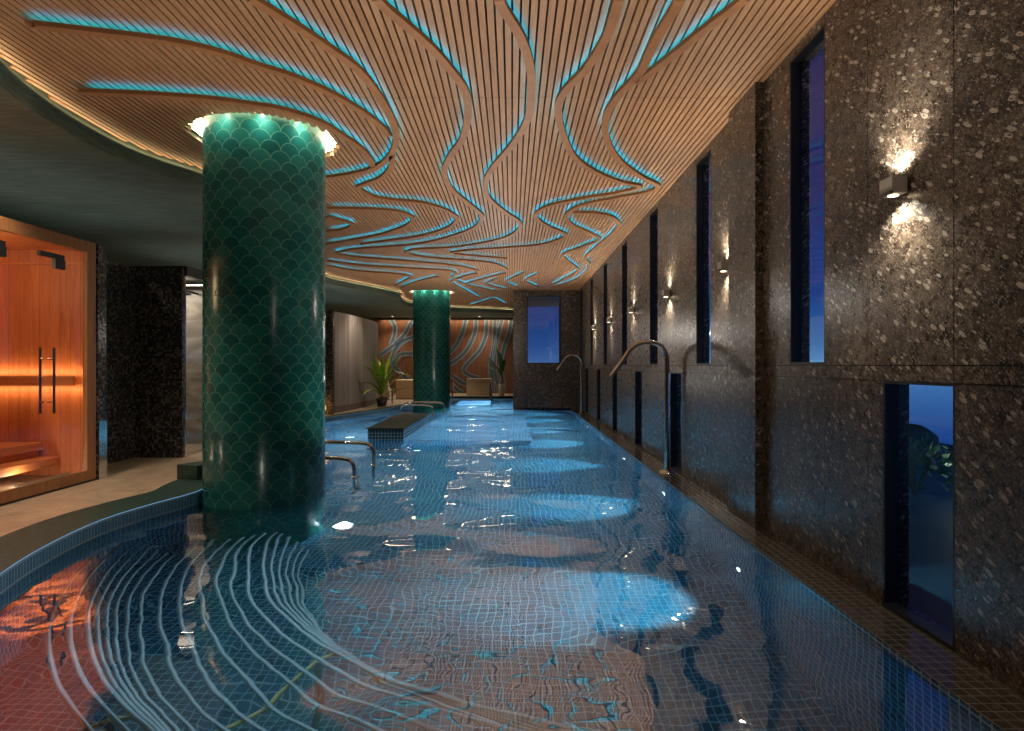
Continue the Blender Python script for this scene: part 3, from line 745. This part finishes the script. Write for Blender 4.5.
# shower
m = MB(); m.box(-6.0, -3.7, 8.6, 8.7, ZD, ZT); m.box(-6.0, -5.9, 7.36, 8.6, ZD, ZT); struct(m.build('wall_left', M['marble']))
m = MB(); m.box(-6.0, -3.79, 7.37, 8.7, ZT - .02, ZT + .03); m.box(-3.86, -3.79, 7.37, 8.7, ZT - .08, ZT - .02); struct(m.build('ceiling', M['black']))
m = MB(); m.box(-3.83, -3.82, 7.37, 8.58, ZD + .02, ZT - .07); st = tag(m.build('shower_screen', M['glass']), 'clear glass shower screen left of the near column', 'shower screen')
m = MB(); m.box(-3.84, -3.81, 7.36, 7.39, ZD, ZT - .07); m.box(-3.84, -3.81, 7.39, 8.58, ZD, ZD + .025); m.build('edge_frame', M['steel'], st)
t = thing('rain_shower', 'dark rain shower on the lit marble wall left of near column', 'shower', (-4.28, 8.58, 2.1))
m = MB(); m.tube([(-4.28, 8.6, 2.14), (-4.28, 8.3, 2.14), (-4.28, 8.25, 2.11)], .015, 8); m.build('arm', M['black'], t)
m = MB(); m.lathe([(.02, 2.12), (.10, 2.10), (.10, 2.085), (.001, 2.085)], (-4.28, 8.22, 0), 24); m.build('head', M['black'], t)
m = MB(); m.box(-4.25, -3.95, 8.2, 8.25, 2.205, 2.213); tag(m.build('ceiling_light', M['spot_lens']), 'bright slim lamp at the top of the shower', 'ceiling light')
lamp('AREA', 'shower_lamp', (-4.5, 8.1, 2.2), 17, (1, .86, .68), shape='DISK', size=.6)

# far left walls
m = MB(); m.box(-6, -3.9, 13.75, 13.9, ZD, 2.36); struct(m.build('wall_left', M['black_mosaic']))
cur = smooth([(-4.6, 13.9), (-4.05, 14.0), (-3.88, 14.6), (-3.8, 15.6), (-3.74, 16.8), (-3.76, 17.6), (-3.9, 18.3), (-4.3, 18.8), (-5, 19.0)], .12)
m = MB(); m.prism([(p.x, p.y) for p in cur] + [(-6, 19), (-6, 13.9)], ZD, 2.37); struct(m.build('wall_left', M['grey_mosaic']))
m = MB(); m.box(-8.6, -8.5, -2.5, YB, 0, 3.4); struct(m.build('wall_left', M['dark_wall']))
m = MB(); m.box(-8.6, 2.0, -2.6, -2.5, -1.2, 3.4); struct(m.build('wall_front', M['dark_wall']))
# rear wave wall
m = MB(); m.box(-8.5, .1, YB, YB + .1, ZD - .1, 3.3); wb = struct(m.build('wall_rear', M['wave_wood']))
INLAYS = [[(-1.76, 2.93), (-1.88, 2.48), (-2.09, 2.01), (-2.35, 1.7), (-2.76, 1.39)], [(-1.38, 2.93), (-1.42, 2.43), (-1.68, 1.85), (-1.99, 1.49), (-2.35, 1.24), (-2.76, 1.05)],
 [(-.96, 2.93), (-1.0, 2.33), (-1.2, 1.82), (-1.38, 1.59), (-1.76, 1.17), (-1.84, .95), (-1.61, .78), (-1.23, .67)], [(-.65, 2.93), (-.69, 1.97), (-.82, 1.17), (-.77, .63), (-.75, .12)],
 [(-.38, 2.93), (-.52, 2.39), (-.65, 1.74), (-.65, .94), (-.46, .12)], [(-.04, 2.93), (-.11, 2.43), (-.31, 1.85), (-.42, 1.17), (-.27, .12)], [(-3.81, 2.93), (-4.14, 2.33), (-4.64, 1.87), (-5.05, 1.55)],
 [(-3.33, 2.39), (-3.79, 2.24), (-4.14, 2.1), (-4.48, 1.75), (-4.75, 1.17)], [(-4.62, 2.93), (-4.48, 2.62), (-4.52, 2.28), (-4.63, 1.97)], [(-3.33, 1.66), (-3.79, 1.62), (-4.25, 1.59), (-4.41, 1.41), (-4.52, 1.17), (-4.04, .67), (-3.71, .48)],
 [(-2.3, .78), (-1.99, .55), (-1.65, .4)], [(-2.26, .4), (-2.07, .21), (-1.88, .12)]]
m = MB()
for pts in INLAYS:
    P = smooth(pts, .08)
    for off, w, mi, y in ((0, .11, 1, .006), (-.075, .04, 0, .02), (.075, .04, 0, .02)):
        rows = []
        for i, p in enumerate(P):
            n = side_n(P, i); a, b = p + n * (off - w / 2), p + n * (off + w / 2)
            rows.append([(a.x, YB, a.y), (a.x, YB - y, a.y), (b.x, YB - y, b.y), (b.x, YB, b.y)])
        m.grid(rows, mi=mi, sm=False)
m.build('wave_inlay', [M['inlay'], M['inlay_dark']], wb)

# downlights in the plaster ceiling
def downlight(x, y, label, power):
    t = thing('downlight', label, 'downlight', (x, y, ZL), 'small downlights before the rear wall')
    m = MB(); m.lathe([(.06, ZL), (.06, ZL - .008), (.045, ZL - .008)], (x, y, 0), 20); m.build('trim_ring', M['steel'], t)
    m = MB(); m.lathe([(.045, ZL - .006), (.001, ZL - .006)], (x, y, 0), 20); m.build('lens', M['spot_lens'], t)
    l = lamp('SPOT', 'downlight_beam', (x, y, ZL - .03), power, (1, .84, .64), parent=t, spot_size=R(120), spot_blend=.8, shadow_soft_size=.04)
downlight(-4.45, 23.5, 'small downlight before the rear wall, left of the far column', 110)
downlight(-1.2, 23.5, 'small downlight before the rear wall, right of the far column', 110)
lamp('AREA', 'rear_wall_wash', (-2.5, YB - .12, ZL - .05), 30, (1, .76, .5), shape='RECTANGLE', size=5.0, size_y=.04, rot=(R(-8), 0, 0))

# ------------------------------------------------------------------ furniture at the far end
m = MB(); m.rbox(-1.62, -.72, 22.5, 22.95, ZD, .70, .02); bo = tag(m.build('plinth_box', M['bench']), 'beige box counter right of the far column', 'box')
t = thing('lounge_chair', 'beige lounge chair with tall slanted back behind the bright palm', 'lounge chair', (-3.9, 19.6, ZD))
m = MB(); m.prism([(-4.25, 19.3), (-3.9, 19.3), (-3.9, 20.0), (-4.25, 20.0)], ZD, .2); m.build('base', M['pot'], t)
bm = MB(); q = [(-4.33, .2), (-3.72, .2), (-3.86, .9), (-4.15, 1.36), (-4.33, 1.34)]
bm.face([(x, 19.3, z) for x, z in q]); bm.face([(x, 19.55, z) for x, z in q[::-1]])
for i in range(5):
    a, b = q[i], q[(i + 1) % 5]; bm.face([(a[0], 19.3, a[1]), (a[0], 19.55, a[1]), (b[0], 19.55, b[1]), (b[0], 19.3, b[1])])
bm.build('backrest', M['bench'], t)
m = MB(); m.rbox(-4.3, -3.75, 19.56, 20.2, .2, .42, .03); m.build('seat', M['bench'], t)
m = MB(); m.rbox(-3.66, -2.85, 19.9, 20.5, ZD, .72, .03); tag(m.build('bench', M['bench']), 'beige box bench left of the far column', 'bench')
# lantern
t = thing('lantern', 'warm glowing floor lantern right behind the near column edge', 'lantern', (-4.12, 13.55, ZD))
m = MB(); m.lathe([(.001, .12), (.10, .12), (.13, .25), (.10, .40), (.05, .47), (.001, .47)], (-4.12, 13.55, 0), 20); m.build('shade', M['lantern'], t)
m = MB(); m.lathe([(.11, ZD), (.11, .125), (.001, .125)], (-4.12, 13.55, 0), 20); m.build('base', M['black'], t)

def leaf(m, base, az, L, el, droop, w, n=9):
    """arched blade leaf with a folded middle rib"""
    rows = []; p = Vector(base); e = el; st = L / n
    for i in range(n + 1):
        f = i / n; ww = w * (math.sin(PI * min(1, f * .94 + .06)) ** .7) * (1 if f < 1 else 0) + .002
        d = Vector((math.cos(az) * math.cos(e), math.sin(az) * math.cos(e), math.sin(e)))
        s = Vector((-math.sin(az), math.cos(az), 0)); u = s.cross(d)
        rows.append([p - s * ww + u * -ww * .35, p, p + s * ww + u * -ww * .35]); p = p + d * st; e -= droop / n
    rows2 = [[v - Vector((0, 0, .004)) for v in r] for r in rows]
    m.grid(rows); m.grid([r[::-1] for r in rows2])
def plant(name, label, x, y, spec, pot, leafmat, potr=.16, poth=.3, stem=0):
    t = thing(name, label, 'plant', (x, y, ZD))
    m = MB(); m.lathe([(.001, ZD), (potr * .75, ZD), (potr, ZD + poth), (potr * .9, ZD + poth), (potr * .88, ZD + poth - .04)], (x, y, 0), 24); m.build('pot', pot, t)
    m = MB(); m.lathe([(potr * .88, ZD + poth - .04), (.001, ZD + poth - .03)], (x, y, 0), 20); m.build('soil', M['soil'], t)
    z = ZD + poth - .05
    if stem:
        m = MB(); m.tube([(x, y, z), (x + .02, y, z + stem * .5), (x, y, z + stem)], [.05, .035, .03], 8); m.build('stem', M['stem'], t)
    for az, L, el, dr, w, dz in spec:
        m = MB(); leaf(m, (x + .03 * math.cos(R(az)), y + .03 * math.sin(R(az)), z + stem + dz), R(az), L, R(el), R(dr), w); m.build('leaf', leafmat, t)
plant('potted_palm', 'bright green palm in a dark pot left of the far column', -3.40, 16.5,
      [(252, 1.35, 62, 66, .06, .1), (246, 1.15, 42, 60, .055, .05), (256, 1.1, 30, 60, .05, 0), (262, 1.2, 70, 56, .06, .12), (275, 1.15, 52, 60, .055, .05), (285, 1.1, 74, 36, .07, .1),
       (60, 1.15, 80, 24, .065, .1), (8, 1.15, 64, 18, .075, .12), (345, 1.25, 70, 20, .075, .1), (22, 1.0, 54, 36, .06, .05), (2, .8, 30, 36, .055, 0), (310, 1.0, 60, 44, .065, .06), (240, 1.0, 82, 14, .065, .15)],
      M['pot'], M['leaf'], .15, .2, .12)
plant('potted_plant', 'dark leaved plant in a white pot by the stone end wall', -.36, 22.3,
      [(180, .9, 62, 20, .07, .0), (168, .75, 40, 30, .06, 0), (150, .9, 80, 8, .08, .1), (290, .6, 66, 20, .07, .05), (255, .8, 76, 16, .08, .1), (200, .7, 48, 30, .06, .1), (268, .75, 72, 20, .08, .05), (236, .7, 50, 40, .06, 0)],
      M['pot_white'], M['leaf_dark'], .13, .42, .35)

# ------------------------------------------------------------------ outside
m = MB(); m.box(XO, 12, -6, 30, -.5, -.3); struct(m.build('ground', M['terrace']))
m = MB(); m.face([(8, -40, -.28), (120, -40, -.28), (120, 120, -.28), (8, 120, -.28)]); struct(m.build('ground', M['lake']))
def shrub(x, y, z, r, label, seed):
    rnd = random.Random(seed); m = MB()
    for k in range(240):
        a, b = rnd.uniform(0, 2 * PI), rnd.uniform(.05, 1.4); rr = r * rnd.uniform(.55, 1)
        p = Vector((x + rr * math.cos(a) * math.cos(b), y + rr * math.sin(a) * math.cos(b), z + r * .2 + rr * math.sin(b)))
        d = Vector((rnd.gauss(0, 1), rnd.gauss(0, 1), rnd.gauss(0, 1))).normalized(); s = d.orthogonal().normalized(); l = rnd.uniform(.06, .12) * r * 2
        m.face([p - s * l * .35, p + d * l, p + s * l * .35, p - d * l * .4])
    t = thing('shrub', label, 'shrub', (x, y, z), 'shrubs outside the window')
    m.build('foliage', M['shrub'], t)
    m = MB()
    for k in range(5):
        a = 2 * PI * k / 5; m.tube([(x, y, z), (x + .3 * r * math.cos(a), y + .3 * r * math.sin(a), z + r * .7)], .02, 6)
    m.build('stem', M['stem'], t)
shrub(4.6, 7.2, -.3, .55, 'green shrub seen low through the nearest lower window', 1)
shrub(6.2, 8.3, -.3, .45, 'smaller dark shrub behind the green one outside', 2)
for k, (x, y, r, lb) in enumerate(((7.2, 11.6, .5, 'dark rock at the water outside, left'), (8.6, 11.0, .62, 'larger dark rock at the water outside, right'))):
    bm = bmesh.new(); bmesh.ops.create_icosphere(bm, subdivisions=3, radius=r); rnd = random.Random(k)
    for v in bm.verts: v.co *= 1 + rnd.uniform(-.1, .1); v.co.z *= .6
    m = MB(); [m.face([v.co + Vector((x, y, -.2)) for v in f.verts]) for f in bm.faces]; bm.free()
    tag(m.build('rock', M['rock']), lb, 'rock', 'rocks outside the window')

lamp('POINT', 'shrub_fill', (5.1, 7.0, .35), 3, (.8, 1, .7), shadow_soft_size=.05)  # added light without a fixture, brings out the shrub's green
# ------------------------------------------------------------------ light
W = bpy.data.worlds.new('dusk_sky'); SC.world = W; W.use_nodes = True; nt = W.node_tree; nt.nodes.clear()
tc = nt.nodes.new('ShaderNodeTexCoord'); sp = nt.nodes.new('ShaderNodeSeparateXYZ'); nt.links.new(tc.outputs['Generated'], sp.inputs[0])
cr = nt.nodes.new('ShaderNodeValToRGB'); nt.links.new(sp.outputs[2], cr.inputs[0])
e = cr.color_ramp; e.elements[0].position = 0; e.elements[0].color = srgb(104, 152, 194); e.elements[1].position = .6; e.elements[1].color = srgb(12, 18, 52)
for q, col in ((.03, (68, 116, 172)), (.10, (26, 62, 132)), (.22, (18, 36, 98))):
    x = e.elements.new(q); x.color = srgb(*col)
bg = nt.nodes.new('ShaderNodeBackground'); nt.links.new(cr.outputs[0], bg.inputs[0]); bg.inputs[1].default_value = 1.0
wo = nt.nodes.new('ShaderNodeOutputWorld'); nt.links.new(bg.outputs[0], wo.inputs[0])

# added fill spots just above the water, no fittings, brighten the slats
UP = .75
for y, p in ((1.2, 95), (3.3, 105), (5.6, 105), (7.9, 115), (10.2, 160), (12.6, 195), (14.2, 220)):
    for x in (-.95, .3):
        lamp('SPOT', 'slat_fill', (x - (1.2 if y > 9 and x < 0 else 0), y, .03), p * UP, (1, .87, .73), rot=(PI, 0, 0), spot_size=R(130), spot_blend=1, shadow_soft_size=.02, specular_factor=0)
lamp('SPOT', 'slat_fill', (-1.2, 19.0, .03), 130 * UP, (1, .87, .73), rot=(PI, 0, 0), spot_size=R(130), spot_blend=1, shadow_soft_size=.02, specular_factor=0)
# added area fill at cabin roof height, brightens the plaster, no fixtures there
for x, y, sx, sy, p in ((-5.2, 4.1, 1.9, 3.6, 9), (-4.95, 7.2, 1.9, 2.6, 6), (-5.0, 11.3, 1.8, 3.6, 8), (-4.9, 16.4, 1.6, 4.6, 9)):
    lamp('AREA', 'plaster_fill', (x, y, 2.45), p * .6, (.95, 1, .92), rot=(PI, 0, 0), shape='RECTANGLE', size=sx, size_y=sy)
for x, y, z, p in ((.2, 2.2, 1.9, 6), (.2, 7.0, 1.9, 10), (-.2, 12.4, 1.8, 22), (-1.6, 3.4, .06, 5), (-1.2, 14.6, .9, 14)):
    lamp('POINT', 'air_fill', (x, y, z), p, (1, .93, .84), shadow_soft_size=0, specular_factor=0)  # added mid-air fill points, brighten walls and columns
# unseen fill spots added under the plaster ceiling to light the deck
for x, y, p in ((-3.6, 4.3, 22), (-4.9, 6.6, 10), (-3.7, 8.8, 14), (-4.6, 11.5, 16), (-3.0, 20.2, 30), (-3.3, 15.2, 15)):
    lamp('SPOT', 'deck_fill', (x, y, ZL - .04), p * 8, (1, .84, .66), spot_size=R(110), spot_blend=.8, shadow_soft_size=.06)

cam = bpy.data.cameras.new('camera'); cam.sensor_width = 36; cam.lens = 36 * 632 / 1024; cam.clip_start = .05; cam.clip_end = 500
co = bpy.data.objects.new('camera', cam); COL.objects.link(co); co.location = (0, 0, CAMZ); co.rotation_euler = (PI / 2, 0, 0)
SC.camera = co

SC.view_settings.view_transform = 'Standard'; SC.view_settings.look = 'None'; SC.view_settings.gamma = 1; SC.view_settings.exposure = 0
SC.view_settings.use_curve_mapping = False
c = SC.cycles
c.use_denoising = True; c.max_bounces = 10; c.diffuse_bounces = 3; c.glossy_bounces = 5; c.transmission_bounces = 8; c.transparent_max_bounces = 12
c.sample_clamp_indirect = 4; c.caustics_reflective = False; c.caustics_refractive = False; c.use_light_tree = True
